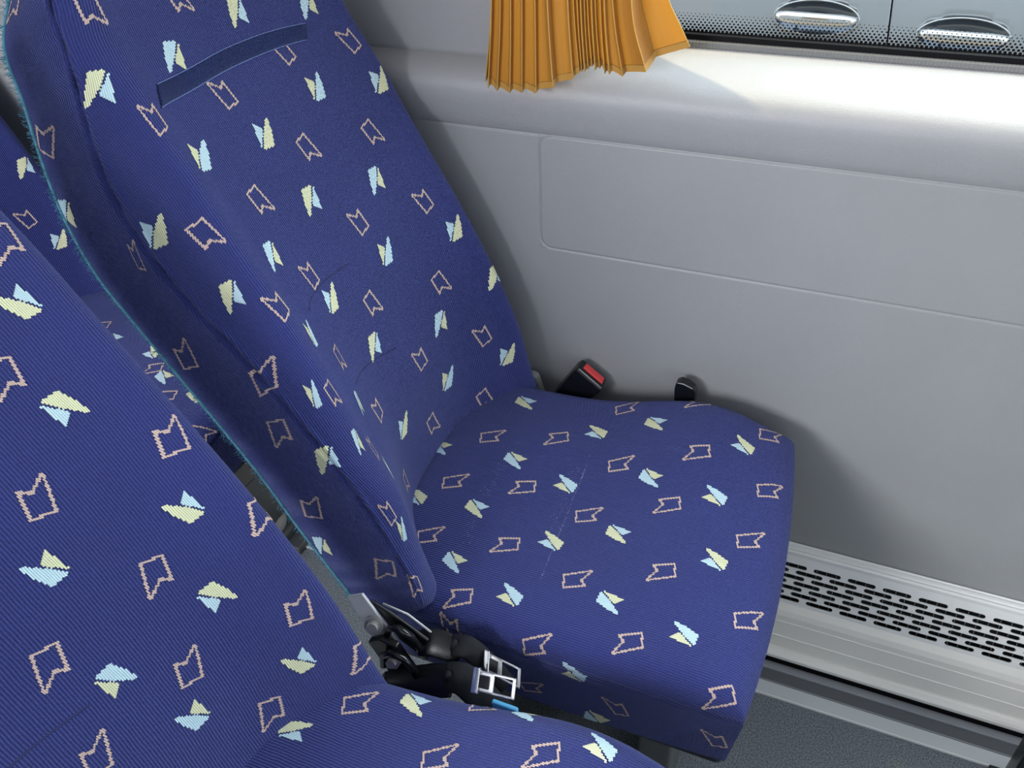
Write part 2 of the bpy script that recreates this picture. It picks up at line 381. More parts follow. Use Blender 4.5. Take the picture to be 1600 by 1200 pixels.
def cloth_mesh(name, G, closed, motifs, parent, off, warp=((1, 0, 0, 1),) * 4, marks=()):
    G = G + np.array(off); ni, nj = G.shape[:2]
    N = normals(G, closed); UV = cloth_uv(G, closed)
    V = G.reshape(-1, 3); uv = UV.reshape(-1, 2)
    jj = np.arange(nj if closed else nj - 1); ii = np.arange(ni - 1)
    I, J = np.meshgrid(ii, jj, indexing='ij'); J2 = (J + 1) % nj
    F = np.stack([I * nj + J, I * nj + J2, (I + 1) * nj + J2, (I + 1) * nj + J], -1).reshape(-1, 4)
    Vx, Fx, Mx_, Ux = [], [], [], []
    def samp(A, i, j):
        i = min(max(i, 0), ni - 1.001)
        if not closed: j = min(max(j, 0), nj - 1.001)
        i0, j0 = int(math.floor(i)), int(math.floor(j)); fi, fj = i - i0, j - j0
        a, c = j0 % nj, (j0 + 1) % nj
        return (A[i0, a] * (1 - fi) * (1 - fj) + A[i0 + 1, a] * fi * (1 - fj) + A[i0 + 1, c] * fi * fj + A[i0, c] * (1 - fi) * fj)
    for t, ci, cj, *nw in motifs:
        nw = nw[0] if nw else 1
        K = KIND[t]; cells, cw, ch = CELLS[K[0]]
        e = 3
        Ji = (samp(G, ci + e, cj) - samp(G, ci - e, cj)) / (2 * e); Jj = (samp(G, ci, cj + e) - samp(G, ci, cj - e)) / (2 * e)
        up = Ji / np.linalg.norm(Ji); rt = Jj - up * (Jj @ up); rt /= np.linalg.norm(rt)
        if t in 'uv': up, rt = -rt, up
        Jm = np.stack([Ji, Jj], 1); inv = np.linalg.pinv(Jm)
        sg = -1 if K[1] else 1; mir = -1 if K[2] else 1
        for x, y, q in cells:
            mi = 3 if K[0] == 'out' else (K[3] if q == 1 else K[4])
            b0 = len(Vx)
            for dx, dy in ((-.5, -.42), (0, -.62), (.5, -.42), (.5, .42), (0, .62), (-.5, .42)):
                x_, y_ = (x + dx * cw * 1.04) * mir * sg * .001 * nw, (y + dy * ch) * sg * .001
                wp = warp[(1 if K[2] else 0) + (2 if K[0] == 'fill' else 0)] if t != 'w' else (.42, .1, 0, 1); w_ = (wp[0] * x_ + wp[1] * y_) * rt + (wp[2] * x_ + wp[3] * y_) * up
                di, dj = inv @ w_
                p = samp(G, ci + di, cj + dj) + samp(N, ci + di, cj + dj) * .0006
                Vx.append(p); Ux.append((x * .001 + dx * cw * .001, y * .001 + dy * ch * .001))
            idx = [b0 + k for k in range(6)]
            if mir < 0: idx = idx[::-1]
            Fx.append(idx); Mx_.append(mi)
    for (i0, j0), (i1, j1), wd, nn in marks:      # faint chalky scuffs
        rm = random.Random(int(i0 * 7 + j0))
        for k in range(nn):
            a = rm.random(); l = rm.uniform(.002, .012)
            c0 = np.array([i0 + (i1 - i0) * a, j0 + (j1 - j0) * a]); c1 = np.array([i0 + (i1 - i0) * (a + l), j0 + (j1 - j0) * (a + l)])
            jt = rm.gauss(0, wd); b0 = len(Vx)
            for c, s_ in ((c0, -1), (c1, -1), (c1, 1), (c0, 1)):
                p = samp(G, c[0] + s_ * .07 + jt, c[1] + s_ * .07 + jt) + samp(N, c[0], c[1]) * .0004; Vx.append(p); Ux.append((0, 0))
            Fx.append([b0, b0 + 1, b0 + 2, b0 + 3]); Mx_.append(4)
    n0 = len(V)
    Vall = np.concatenate([V, np.array(Vx)]) if Vx else V
    uva = np.concatenate([uv, np.array(Ux)]) if Ux else uv
    faces = F.tolist() + [[k + n0 for k in f] for f in Fx]
    return mesh(name, Vall, faces, [M_BLUE, M_YEL, M_SKY, M_PINK, M_LINT], parent, [0] * len(F) + Mx_, uva)

# motif places on the cloth grids (row, column)
WB = [('O',111.0,214.7),('O',109.6,173.5,0.85),('O',111.3,135.1,0.8),('o',86.8,241.3),('o',94.0,203.6),('O',70.3,252.7),('O',75.1,216.8),('o',93.1,163.0,0.5),('o',92.1,132.9,0.5),('O',77.0,173.9),('o',57.4,215.8),('o',50.9,246.4),('O',78.6,140.6,0.4),('Y',96.8,265.7),('B',101.5,220.9),('Y',102.7,179.6),('y',82.3,282.1),('b',78.5,232.6),('y',86.3,192.7),('Y',63.2,266.8),('B',65.2,228.9),('Y',65.9,194.7),('B',102.6,150.1,0.45),('B',93.6,121.4,0.45),('b',83.8,158.6,0.3),('b',82.2,128.3,0.35),('b',117.6,158.5,0.75),('B',72.5,147.3,0.3),('O',68.5,115.2,0.5),('B',64.5,119.0,0.35),('o',53.1,182.0,0.6),('y',156.9,215.7),('b',153.3,249.8),('b',154.4,168.8),('y',153.8,114.3),('o',163.1,188.2),('o',167.1,127.3),('M',151.7,67.5),('m',175.0,68.5),('O',147.2,224.7),('B',139.1,152.9),('Y',136.1,194.7),('o',129.5,211.7),('o',126.8,172.2),('y',120.6,198.1),('o',127.4,126.1),('Y',128.1,111.7),('b',138.7,57.0),('B',138.8,229.0),('Y',134.3,271.8),('O',143.8,264.5),('o',125.1,244.3),('b',115.9,231.5),('O',106.1,252.0),('O',147.7,133.7,0.7),('O',145.3,184.6),('y',114.6,119.2,0.85),('w',124.2,97.6),('M',106.7,74.0),('M',98.4,107.1),('m',88.2,88.8),('y',81.4,102.0),('M',72.7,74.6),('b',63.8,61.1),('m',57.0,91.7),('m',47.6,105.5,0.4)]
WC = [('y',139.3,147.3),('o',100.7,153.3),('O',73.1,158.4),('y',86.2,143.1),('Y',107.8,136.2),('o',142.5,121.4),('O',120.4,128.4),('o',44.6,155.4),('Y',53.3,143.4),('O',67.4,132.5),('o',93.9,120.9),('b',129.4,110.3),('b',157.3,107.9),('o',145.6,91.4),('O',122.0,97.3),('B',109.8,106.0),('b',81.2,117.1),('B',60.4,116.2),('o',43.7,127.2),('Y',156.0,79.3),('y',133.8,80.3),('o',98.2,93.9),('O',74.0,106.1),('o',145.6,62.9),('O',119.3,68.3),('Y',105.9,76.8),('y',86.0,87.2),('o',47.4,101.4),('Y',56.2,87.6),('b',133.4,54.9),('o',93.1,64.0),('O',69.0,75.0),('O',126.4,42.8),('B',111.0,50.3),('b',80.6,58.3),('o',42.4,68.0),('B',57.4,54.2),('u',128.5,32.2),('o',97.8,37.0),('O',71.4,45.8),('B',84.3,30.7),('o',99.8,10.7),('O',42.3,37.3),('v',63.2,16.1),('v',22.2,14.6),('b',65.2,0.3),('y',140.7,41.6)]
AB = [('M',109.3,226.4),('M',105.5,272.9),('P',95.1,254.6),('Q',101.0,217.9),('m',89.1,234.9),('p',80.7,245.4),('m',88.0,284.6),('M',71.7,267.8),('m',90.2,205.0),('q',81.7,214.4),('M',74.1,228.3),('P',63.1,254.7),('Q',67.5,222.0),('m',56.1,238.5),('M',75.8,200.0),('P',132.6,258.7),('p',117.3,246.6),('m',125.2,238.8),('m',140.4,272.9),('m',57.7,284.6)]
AC = [('o',104.8,141.9),('O',77.2,148.7),('B',64.1,157.2),('o',133.0,151.6),('y',118.0,156.1),('o',99.2,163.5),('b',86.3,162.0),('p',143.9,137.5)]
RB = [('Y',70.9,263.1),('o',61.0,247.5),('O',78.8,250.1),('y',91.5,271.8)]
RC = [('O',122.4,129.2),('y',108.6,121.6),('Y',82.4,117.9),('O',76.1,107.8),('b',68.5,104.5),('y',49.8,99.5),('O',61.2,93.7),('o',37.5,83.2)]
MARKS = [((105.9, 123.0), (103.6, 59.7), 0.12, 170), ((78.1, 131.3), (72.2, 132.3), 0.5, 60), ((132.5, 121.8), (133.3, 60.2), 0.9, 90), ((154.6, 108.4), (142.8, 117.2), 3, 50), ((107.9, 115.5), (106.7, 71.7), 1.6, 120)]
RECL = (.042, .13)
CURVES = {'seams': [[(105.2, 160.8), (106.2, 166.3), (106.4, 176.9), (106.0, 188.3), (105.2, 200.6)], [(86.2, 165.4), (85.8, 175.8), (84.3, 189.6), (82.1, 206.5)]], 'tape_top': [(152.0, 151.9), (151.8, 172.4), (152.1, 201.3), (151.7, 221.3), (150.3, 242.7)], 'tape_bot': [(148.4, 144.5), (148.2, 169.6), (148.4, 198.0), (148.1, 219.4), (147.1, 237.8)]}
AOFF = [0, -0.556, 0.0]
CURT = [(-0.4989, 0.0, 0.9535, -0.4846, 1.0559), (-0.4816, -0.03, 0.9563, -0.4708, 1.0637), (-0.469, -0.03, 0.9534, -0.4589, 1.0644), (-0.4511, -0.03, 0.9526, -0.4454, 1.0651), (-0.4345, -0.03, 0.9546, -0.4308, 1.066), (-0.4151, -0.03, 0.9557, -0.4138, 1.067), (-0.392, -0.03, 0.9648, -0.3983, 1.0679), (-0.3693, -0.02, 0.9749, -0.3762, 1.0668), (-0.3627, -0.015, 0.9818, -0.3707, 1.0659), (-0.3593, -0.015, 0.9829, -0.3659, 1.0662), (-0.3556, -0.015, 0.9828, -0.3619, 1.0664), (-0.3527, -0.01, 0.9851, -0.3588, 1.0654), (-0.3477, -0.01, 0.9886, -0.3548, 1.0657), (-0.3435, -0.01, 0.9843, -0.35, 1.0659), (-0.3394, -0.005, 0.9855, -0.3469, 1.065), (-0.3326, -0.005, 0.9798, -0.3405, 1.0653), (-0.3267, -0.005, 0.9795, -0.3358, 1.0656), (-0.3108, 0, 0.977, -0.3271, 1.0649), (-0.2819, 0.0, 0.9851, -0.3051, 1.0662), (-0.2792, 0.035, 0.9935, -0.3008, 1.0582), (-0.2378, 0.035, 1.0083, -0.2678, 1.0601)]

# ------------------------------------------------------------------ the setting
def struct(o): o['kind'] = 'structure'; return o

def build_shell():
    X0, X1 = -4.2, 2.6
    # lower side wall, dense round the panel grooves
    GX, GT, GBm, YW = -.433, .881, .708, .02
    xs = np.unique(np.concatenate([np.linspace(X0, X1, 60), GX + np.linspace(-.02, .03, 41)]))
    zs = np.unique(np.concatenate([np.linspace(.02, .70, 10), GBm + np.linspace(-.012, .025, 30), np.linspace(.74, .85, 5), GT + np.linspace(-.025, .014, 32)]))
    V, F = [], []
    R = .018
    for x in xs:
        for z in zs:
            y = YW; d1 = abs(z - GT)
            # distance to the rounded panel outline (left edge, bottom edge)
            dx, dz = x - GX, z - GBm
            if dx < R and dz < R: d2 = abs(R - math.hypot(dx - R, dz - R))
            elif dx < R and z > GT - R: d2 = abs(R - math.hypot(dx - R, z - (GT - R)))
            elif dx < dz: d2 = abs(dx)
            else: d2 = abs(dz)
            if z > GT: d2 = 1
            inn = dx > 0 and dz > 0 and z < GT
            y += .0030 * math.exp(-(d1 / .0016) ** 2) + .0024 * math.exp(-(d2 / .0014) ** 2)
            if inn: y -= .0008
            if z < GT: y += .0012
            V.append((x, y, z))
    n = len(zs)
    F = [(i * n + j, (i + 1) * n + j, (i + 1) * n + j + 1, i * n + j + 1) for i in range(len(xs) - 1) for j in range(n - 1)]
    struct(mesh('wall_left', V, F, M_WALL))
    # moulded sill: rounded nose under the window
    prof = [(.0200, .8835), (.0165, .888), (.0125, .896), (.0078, .908), (.003, .922), (.000, .936), (.001, .946), (.005, .954), (.012, .9605), (.022, .9665), (.038, .973), (.060, .981), (.078, .9865), (.086, .990), (.088, .992)]
    V, F = sweep_x(prof, X0, X1, 2); struct(mesh('trim_1', V, [f[::-1] for f in F], M_SILL))
    # solid pillar left of the window, header above it
    pil = MB().box((X0, .036, .968), (-.415, .13, 1.98)); struct(pil.build('wall_left_pillar', M_WALL, bevel=.012, seg=3))
    struct(MB().box((-.415, .06, 1.69), (X1, .13, 1.98)).build('wall_left_header', M_WALL, bevel=.01))
    struct(MB().box((1.5, .036, .968), (X1, .13, 1.69)).build('wall_left_front_pillar', M_WALL, bevel=.01))
    struct(MB().box((X0, -2.4, 1.95), (X1, .13, 2.0)).build('ceiling', M_ROOF))
    struct(MB().box((X0, -2.4, -.03), (X1, .03, 0)).build('floor', M_FLOOR))
    struct(MB().box((X0, -2.44, 0), (X1, -2.4, .98)).build('wall_right', M_WALL))
    m = MB().box((X0, -2.44, 1.66), (X1, -2.4, 1.95))
    for x in (-3.4, -1.9, -.4, 1.1, 2.4): m.box((x, -2.44, .98), (x + .12, -2.4, 1.66))
    struct(m.build('wall_right_header', M_WALL))
    struct(MB().box((X0 - .04, -2.4, 0), (X0, .13, 1.95)).build('wall_back', M_WALL))
    struct(MB().box((X1, -2.4, 0), (X1 + .04, .13, .95)).build('wall_front', M_WALL))
    # outer skin of the bus under the window so that no light leaks in
    struct(MB().box((X0, .10, -.35), (X1, .13, .975)).build('wall_left_outer', M_WALL))
    # window: glass pane, printed dot border, rubber gasket
    win = MB().box((-.415, .104, .99), (1.5, .108, 1.69)).build('window_1', M_GLASS); struct(win)
    g = MB().box((-.415, .093, .9985), (1.5, .104, 1.0068), 0)
    for x in (0,): g.box((-.415, .093, 1.67), (1.5, .104, 1.69), 0)
    g.build('window_gasket', M_RUBBER, win)
    # serrated grey lip of the gasket
    pr = [(.0885, .9885), (.0865, .9935), (.0885, .9985), (.0935, 1.0005), (.098, .999)]
    V, F = sweep_x(pr, -.415, 1.5, 900)
    V = [(x, y + (.0008 if int(round((x + .415) / 1.915 * 899)) % 2 else 0) * (1 if .5 < k % 5 < 3.5 else 0), z) for k, (x, y, z) in enumerate(V)]
    put(mesh('gasket_lip', V, F, M_LIP, win, smooth=False), None, 'finely serrated grey lip of the window gasket')
    fr = MB(); y = .1035
    fr.box((-.415, y, 1.004), (1.5, y + .0004, 1.0082))
    pit = .0052
    for r in range(7):
        z = 1.0092 + r * .0033; rad = .00205 * (1 - r * .115)
        nx = int(1.25 / pit)
        for k in range(nx):
            x = -.41 + (k + (.5 if r % 2 else 0)) * pit
            if x > .8: break
            a = [2 * math.pi * q / 8 for q in range(8)]
            fr.add([(x + rad * math.cos(t), y, z + rad * .9 * math.sin(t)) for t in a], [tuple(range(8))])
    fr.build('dotted_glass_border', M_RUBBER, win)

def build_vent():
    """aluminium cover of the heating duct along the foot of the wall"""
    x0, x1 = -1.9, 1.6
    t = empty('heating_duct_cover', (-.1, 0, 0), 'silver aluminium heating duct cover with slotted grille along the foot of the grey wall', 'vent cover')
    # top lip ridges, then slotted face, rounded nose, lower face with thin ridges, foot
    top = [(.0195, .236), (.0195, .2335), (.016, .2315), (.0145, .2345), (.011, .2335), (.010, .2285), (.006, .2315), (.003, .229), (.003, .222)]
    V, F = sweep_x(top, x0, x1); mesh('top_lip', V, [f[::-1] for f in F], M_ALU, t, smooth=False)
    # slotted face from A to B
    A, B = np.array([.003, .222]), np.array([-.0215, .131]); L = np.linalg.norm(B - A); d = (B - A) / L
    nrm = np.array([d[1], -d[0]])   # points inwards (-y)
    if nrm[0] > 0: nrm = -nrm
    pitch, sl, rowp, rad = .0535, .0428, .01085, .0039
    r0 = .0185
    V, F = [], []
    def P(x, s, dep=0): q = A + d * s - nrm * dep; return (x, q[0], q[1])
    cells_x = []
    xs0, xs1 = -.10, .62
    for r in range(7):
        sc = r0 + r * rowp; lo, hi = sc - rowp / 2, sc + rowp / 2
        off = (0, .5)[r % 2] * pitch + r * .0
        k0 = int((xs0 - off) / pitch) - 1
        for k in range(k0, k0 + int((xs1 - xs0) / pitch) + 3):
            xa = off + k * pitch - .0115; xb = xa + pitch; cx = (xa + xb) / 2; h = sl / 2 - rad
            ring = [(cx + h + rad * math.cos(a), sc + rad * math.sin(a)) for a in np.linspace(-math.pi / 2, math.pi / 2, 7)] + \
                   [(cx - h + rad * math.cos(a), sc + rad * math.sin(a)) for a in np.linspace(math.pi / 2, 3 * math.pi / 2, 7)]
            outer = []
            for (a, b) in ring:
                outer.append((a, lo if b < sc - 1e-4 else hi if b > sc + 1e-4 else b))
            # corners: stretch the outer ring to the cell
            outer = [((xb if a > cx + h + 1e-6 and abs(b - lo) > 1e-9 and abs(b - hi) > 1e-9 else a), b) for a, b in outer]
            n = len(ring); b0 = len(V)
            o2 = []
            for i, (a, b) in enumerate(ring):
                ang = math.atan2((b - sc) / (rowp / 2), (a - cx) / (pitch / 2))
                ca, sa = math.cos(ang), math.sin(ang); m_ = max(abs(ca), abs(sa))
                if i in (0, 6, 7, 13): o2.append((a, lo if b < sc else hi))
                elif i < 7: o2.append((xb, [lo, lo, (lo + sc) / 2, sc, (hi + sc) / 2, hi, hi][i]) if i not in (1, 5) else (xb, lo if i == 1 else hi))
                else: o2.append((xa, [hi, hi, (hi + sc) / 2, sc, (lo + sc) / 2, lo, lo][i - 7]))
            V += [P(a, b) for a, b in ring] + [P(a, b) for a, b in o2] + [P(a, b, .0016) for a, b in ring]
            F += [(b0 + i, b0 + (i + 1) % n, b0 + n + (i + 1) % n, b0 + n + i) for i in range(n)]
            F += [(b0 + i, b0 + 2 * n + i, b0 + 2 * n + (i + 1) % n, b0 + (i + 1) % n) for i in range(n)]
    def strip(sa, sb, xa, xb):
        b0 = len(V); V.extend([P(xa, sa), P(xb, sa), P(xb, sb), P(xa, sb)]); F.append((b0, b0 + 1, b0 + 2, b0 + 3))
    strip(0, r0 - rowp / 2, x0, x1); strip(r0 + 6.5 * rowp, L, x0, x1)
    strip(r0 - rowp / 2, r0 + 6.5 * rowp, x0, xs0 - pitch * 1.2); strip(r0 - rowp / 2, r0 + 6.5 * rowp, xs1 + pitch * .3, x1)
    gobj = mesh('slotted_grille', V, F, M_ALU, t, smooth=False)
    # heater fins seen through the slots
    m = MB(); q0 = A - nrm * .014; q1 = A + d * (r0 + 7 * rowp) - nrm * .014
    m.add([(xs0 - .08, *q0), (xs1 + .06, *q0), (xs1 + .06, *q1), (xs0 - .08, *q1)], [(0, 1, 2, 3)], 0)
    x = xs0 - .06
    while x < xs1 + .04:
        a_, b_ = A + d * .010 - nrm * .004, A + d * (r0 + 6.6 * rowp) - nrm * .004
        m.add([(x, *a_), (x + .0005, *a_), (x + .0005, *b_), (x, *b_)], [(0, 1, 2, 3)], 1); x += .0152
    m.build('heater_fins', [M_BLACK, M_STEEL], t)
    low = [tuple(B), (-.0245, .126), (-.0285, .1195), (-.0325, .110), (-.034, .099), (-.0352, .0985), (-.0352, .0975), (-.034, .097), (-.0385, .066), (-.0398, .0655), (-.0398, .0645), (-.0386, .064),
           (-.041, .045), (-.038, .041), (-.0385, .037), (-.045, .035), (-.050, .032), (-.053, .028), (-.053, .022), (-.049, .016)]
    V, F = sweep_x(low, x0, x1); mesh('lower_face', V, [f[::-1] for f in F], M_ALUW, t, smooth=False)
    m = MB().box((x0, -.048, .0005), (x1, .018, .016)); m.build('dark_gap_fill', M_RUBBER, t)  # black fill stands in for the shaded gap under the cover
    # seat track in the floor
    t2 = empty('floor_seat_track', (-.1, -.09, 0), 'grey metal seat track with silver edge strip in the floor beside the vent cover', 'floor track')
    m = MB().box((x0, -.0655, .0005), (x1, -.050, .006)); m.build('inner_rail', M_ALUD, t2, bevel=.0008)
    MB().box((x0, -.091, .0005), (x1, -.0655, .0022)).build('track_groove', M_TRK, t2)
    MB().box((x0, -.0905, .0022), (x1, -.089, .0052)).build('track_edge', M_ALUD, t2)
    MB().box((x0, -.1165, .0005), (x1, -.091, .0040)).build('silver_strip', M_ALUS, t2, bevel=.0006)
    MB().box((x0, -.1185, .0005), (x1, -.1165, .0048)).build('bright_edge', M_ALU, t2)

# ------------------------------------------------------------------ seats
def on(G, off, i, j, closed, lift=0):
    i0, j0 = int(i), int(j); fi, fj = i - i0, j - j0; nj = G.shape[1]
    N = normals(G, closed)
    def b(A): return A[i0, j0 % nj] * (1 - fi) * (1 - fj) + A[i0 + 1, j0 % nj] * fi * (1 - fj) + A[i0 + 1, (j0 + 1) % nj] * fi * fj + A[i0, (j0 + 1) % nj] * (1 - fi) * fj
    return b(G) + b(N) * lift + np.array(off)

def curve_on(G, off, pts, n, lift, closed=True):
    q = crs(np.array(pts, float), n)
    return [on(G, off, i, j, closed, lift) for i, j in q]

def make_seat(off, label, mb, mc, detail, recline=None, marks=()):
    off = np.array(off, float)
    t = empty('passenger_seat', (off[0] - .3, off[1] - .25, 0), label, 'bus seat')
    GBk, GCu = backrest_grid(recline=recline), cushion_grid()
    cloth_mesh('backrest', GBk, True, mb, t, off, ((.98, .22, -.08, .97), (1.35, -.15, 0, 1.0), (1.25, .1, -.1, 1.0), (1.25, .1, -.1, 1.0)) if recline is None else ((1.06, .2, .12, 1.04), (1.08, -.2, -.12, 1.05), (1.18, 0, 0, .97), (1.2, -.05, -.08, .97)))
    cloth_mesh('seat_cushion', GCu, False, mc, t, off, ((1.0, 0, 0, 1.0), (1, 0, 0, 1), (1.04, .08, -.14, 1.0), (1, 0, 0, 1)), marks)
    rnd = random.Random(5)
    # stitched seams of the lumbar pocket and of the side
    nj = GBk.shape[1]; js = nj * 4 / 16.
    for pts in CURVES['seams']:
        P = curve_on(GBk, off, pts, 34, -.0002); m = MB().tube(P, .0010, 6)
        m.build('stitched_seam', M_STITCH, t, smooth=True)
    # raw back edge of the cover with its frayed threads
    if detail:
        jb = nj * 2 / 16.
        P = [on(GBk, off, i, jb - .4, True, .0008) for i in np.linspace(14, 214, 160)]
        put(MB().tube(P, .0023, 8).build('cover_edge', M_TEAL, t, smooth=True), None, 'teal raw edge of the seat cover')
        m = MB()
        for k in range(1300):
            a = rnd.random() * 158; p = P[int(a)] * (1 - a % 1) + P[int(a) + 1] * (a % 1)
            d = np.array([rnd.uniform(-.6, .3), rnd.uniform(-1, -.1), rnd.uniform(-.5, .7)]); d /= np.linalg.norm(d)
            l = rnd.uniform(.002, .0075) + .002; q = p + d * l * .5 + np.array([rnd.uniform(-.001, .001)] * 3)
            m.tube([p, q, p + d * l + np.array([0, 0, rnd.uniform(-.002, .002)])], .00024, 3)
        put(m.build('frayed_threads', M_TEAL, t), 'stuff', 'frayed teal threads along the cover edge')
    # hook tape strip across the shoulders
    if detail:
        G = []
        for a in np.linspace(0, 1, 5):
            top = crs(np.array(CURVES['tape_top']), 40); bot = crs(np.array(CURVES['tape_bot']), 40)
            G.append([on(GBk, off, *(top[k] * (1 - a) + bot[k] * a), True, .0022 - (.0012 if a in (0, 1) else 0)) for k in range(40)])
        G = np.array(G)
        uv = np.stack(np.meshgrid(np.linspace(0, .2, 40), np.linspace(0, .02, 5)), -1)
        V = G.reshape(-1, 3); F = [(i * 40 + j, i * 40 + j + 1, (i + 1) * 40 + j + 1, (i + 1) * 40 + j) for i in range(4) for j in range(39)]
        tp = mesh('hook_tape_strip', V, [f[::-1] for f in F], M_VEL, t, uv=uv.reshape(-1, 2))
        so = tp.modifiers.new('thick', 'SOLIDIFY'); so.thickness = .0015; so.offset = -1
        m = MB()
        for row in (0, 4):
            m.tube(G[row] * .93 + G[2] * .07 + (0, 0, 0), .0007, 5)
        m.build('tape_stitching', M_TAPEST, tp, smooth=True)
    # steel frame under the pad, hinge plate by the belts, leg box
    def q(x, y, z): return (x + off[0], y + off[1], z)
    m = MB().box(q(-.47, -.44, .285), q(-.02, -.06, .345)); m.build('cushion_pan', M_BLACK, t, bevel=.01)
    for x0, x1 in ((-.42, -.36), (-.14, -.09)):
        MB().box(q(x0, -.38, .02), q(x1, -.10, .285)).build('leg', M_STEEL2, t, bevel=.006)
    for y0, y1 in ((-.40, -.36), (-.14, -.10)):
        MB().box(q(-.46, y0, .001), q(-.04, y1, .02)).build('foot_rail', M_STEEL2, t, bevel=.003)
    return t

def plate(m, pts, y0, y1, mi=0):
    m.prism([(x, y0, z) for x, z in pts], (0, y1 - y0, 0), mi)

def build_belts():
    # hinge side plates with bolts, in the gap between the two seats
    h = empty('seat_hinge_bracket', (-.44, -.50, .30), 'black and grey hinge bracket with two round bolts between the two front seats', 'hinge bracket')
    m = MB(); plate(m, [(-.475, .505), (-.452, .520), (-.425, .470), (-.395, .40), (-.375, .345), (-.41, .335), (-.44, .41)], -.520, -.516); m.build('light_side_plate', M_LIGHTM, h, bevel=.001)
    m = MB(); plate(m, [(-.448, .505), (-.418, .492), (-.372, .463), (-.392, .43), (-.415, .445), (-.432, .478)], -.515, -.510); m.build('black_cover_plate', M_BLACK, h, bevel=.002)
    m = MB(); m.tube([(-.436, -.505, .493), (-.405, -.502, .484), (-.366, -.502, .457)], [.0012, .0012, .0012], 8, flat=1.6); m.build('steel_edge', M_LIGHTM, h, smooth=True)
    m = MB(); plate(m, [(-.446, .452), (-.428, .466), (-.405, .462), (-.385, .42), (-.372, .375), (-.40, .368), (-.425, .405)], -.536, -.526); m.build('lower_black_plate', M_BLACK, h, bevel=.002)
    for (x, z, y, r) in ((-.441, .472, -.522, .0125), (-.412, .436, -.537, .0115)):
        m = MB().lathe((x, y, z), (.25, -1, .45), [(r, 0), (r, .004), (r * .9, .0048), (r * .62, .0048), (r * .6, .010), (r * .5, .011)], 6 if y < -.53 else 18)
        m.build('bolt', M_STEEL, h)
    m = MB(); plate(m, [(-.470, .378), (-.455, .396), (-.405, .352), (-.42, .336)], -.56, -.556); m.build('steel_strap_bar', M_LIGHTM, h, bevel=.0006)
    m = MB(); plate(m, [(-.50, .40), (-.462, .405), (-.43, .36), (-.44, .31), (-.50, .30)], -.552, -.548); m.build('dark_side_plate', M_STEEL2, h, bevel=.001)
    m = MB().box((-.46, -.545, .001), (-.40, -.50, .03)).box((-.45, -.535, .02), (-.41, -.51, .36)); m.build('support_post', M_STEEL2, h, bevel=.004)

    def belt(label, ring, sleeve, fold, tongue, y):
        t = empty('seat_belt', (ring[0][0], y, .42), label, 'seat belt', None)
        MB().tube(ring, .0046, 12).build('anchor_loop', M_BLACKG, t, smooth=True)
        def slab(P, w, th, name, mt, bev=.002, par=None):
            # webbing: a flat band along P, width mostly vertical / across
            P = crs(np.array(P, float), 18); m = MB(); V = []
            T = np.gradient(P, axis=0); T /= np.linalg.norm(T, axis=1, keepdims=True)
            side = np.array((.0, .80, .60)) if w[1] == 0 else np.array(w[1]); ws = np.interp(np.linspace(0, 1, 18), np.linspace(0, 1, len(w[0])), w[0])
            for i in range(18):
                a = side - T[i] * (side @ T[i]); a /= np.linalg.norm(a); b = np.cross(T[i], a)
                for (p, q_) in ((-1, -.6), (-.85, -1), (.85, -1), (1, -.6), (1, .6), (.85, 1), (-.85, 1), (-1, .6)): V.append(P[i] + a * p * ws[i] / 2 + b * q_ * th / 2)
            F = [(i * 8 + k, i * 8 + (k + 1) % 8, (i + 1) * 8 + (k + 1) % 8, (i + 1) * 8 + k) for i in range(17) for k in range(8)] + [tuple(range(8))[::-1], tuple(17 * 8 + k for k in range(8))]
            m.add(V, F); return m.build(name, mt, par or t, smooth=True)
        slab(sleeve[0], (sleeve[1], 0), .008, 'stiff_sleeve', M_BLACK)
        slab(fold[0], (fold[1], 0), .009, 'webbing_strap', M_WEB)
        # stitched cuff where the strap folds over
        c = np.array(fold[0][0]); MB().tube([c + (-.004, 0, -.016), c + (.002, -.002, 0), c + (.004, -.002, .013)], [.004, .005, .0035], 8).build('strap_fold', M_WEB, t, smooth=True)
        # chrome tongue: plate with a slot, bent crossbar and rim
        o, ex, ey = (np.array(k, float) for k in tongue); ez = np.cross(ex, ey); ez /= np.linalg.norm(ez)
        m = MB()
        def fr(a0, a1, b0, b1, th=.0018):
            m.prism([o + ex * a + ey * b for a, b in ((a0, b0), (a1, b0), (a1, b1), (a0, b1))], ez * th)
        fr(.0, 1, -.5, -.38); fr(.0, 1, .38, .5); fr(.0, .40, -.5, .5); fr(.90, 1, -.5, .5)
        m.build('latch_tongue', M_TONGUE, t, bevel=.0007)
        m = MB().obox(o - ex * .08 + ez * .003, ex * .10, ey * .62, ez * .0035); m.build('crossbar', M_CHROME, t, bevel=.0015)
        pl = MB(); pl.prism([o + ex * a + ey * b + ez * .0016 for a, b in ((-.05, -.3), (.28, -.3), (.28, .3), (-.05, .3))], ez * .0025); pl.build('tongue_grip', M_BLACKG, t, bevel=.0006)
        return t
    belt('black lap belt with chrome latch tongue, the one lying against the window seat cushion',
         [(-.424, -.524, .462), (-.416, -.526, .482), (-.402, -.528, .490), (-.389, -.526, .480), (-.382, -.522, .458), (-.380, -.516, .430)],
         ([(-.388, -.512, .447), (-.372, -.509, .455), (-.345, -.507, .452), (-.333, -.506, .448)], (.030, .034, .032, .028)),
         ([(-.344, -.506, .458), (-.326, -.505, .463), (-.308, -.505, .450), (-.290, -.506, .432), (-.276, -.507, .417)], (.026, .027, .027, .026, .024)),
         ((-.296, -.508, .450), (.040, -.002, -.006), (-.005, .017, .014)), -.51)
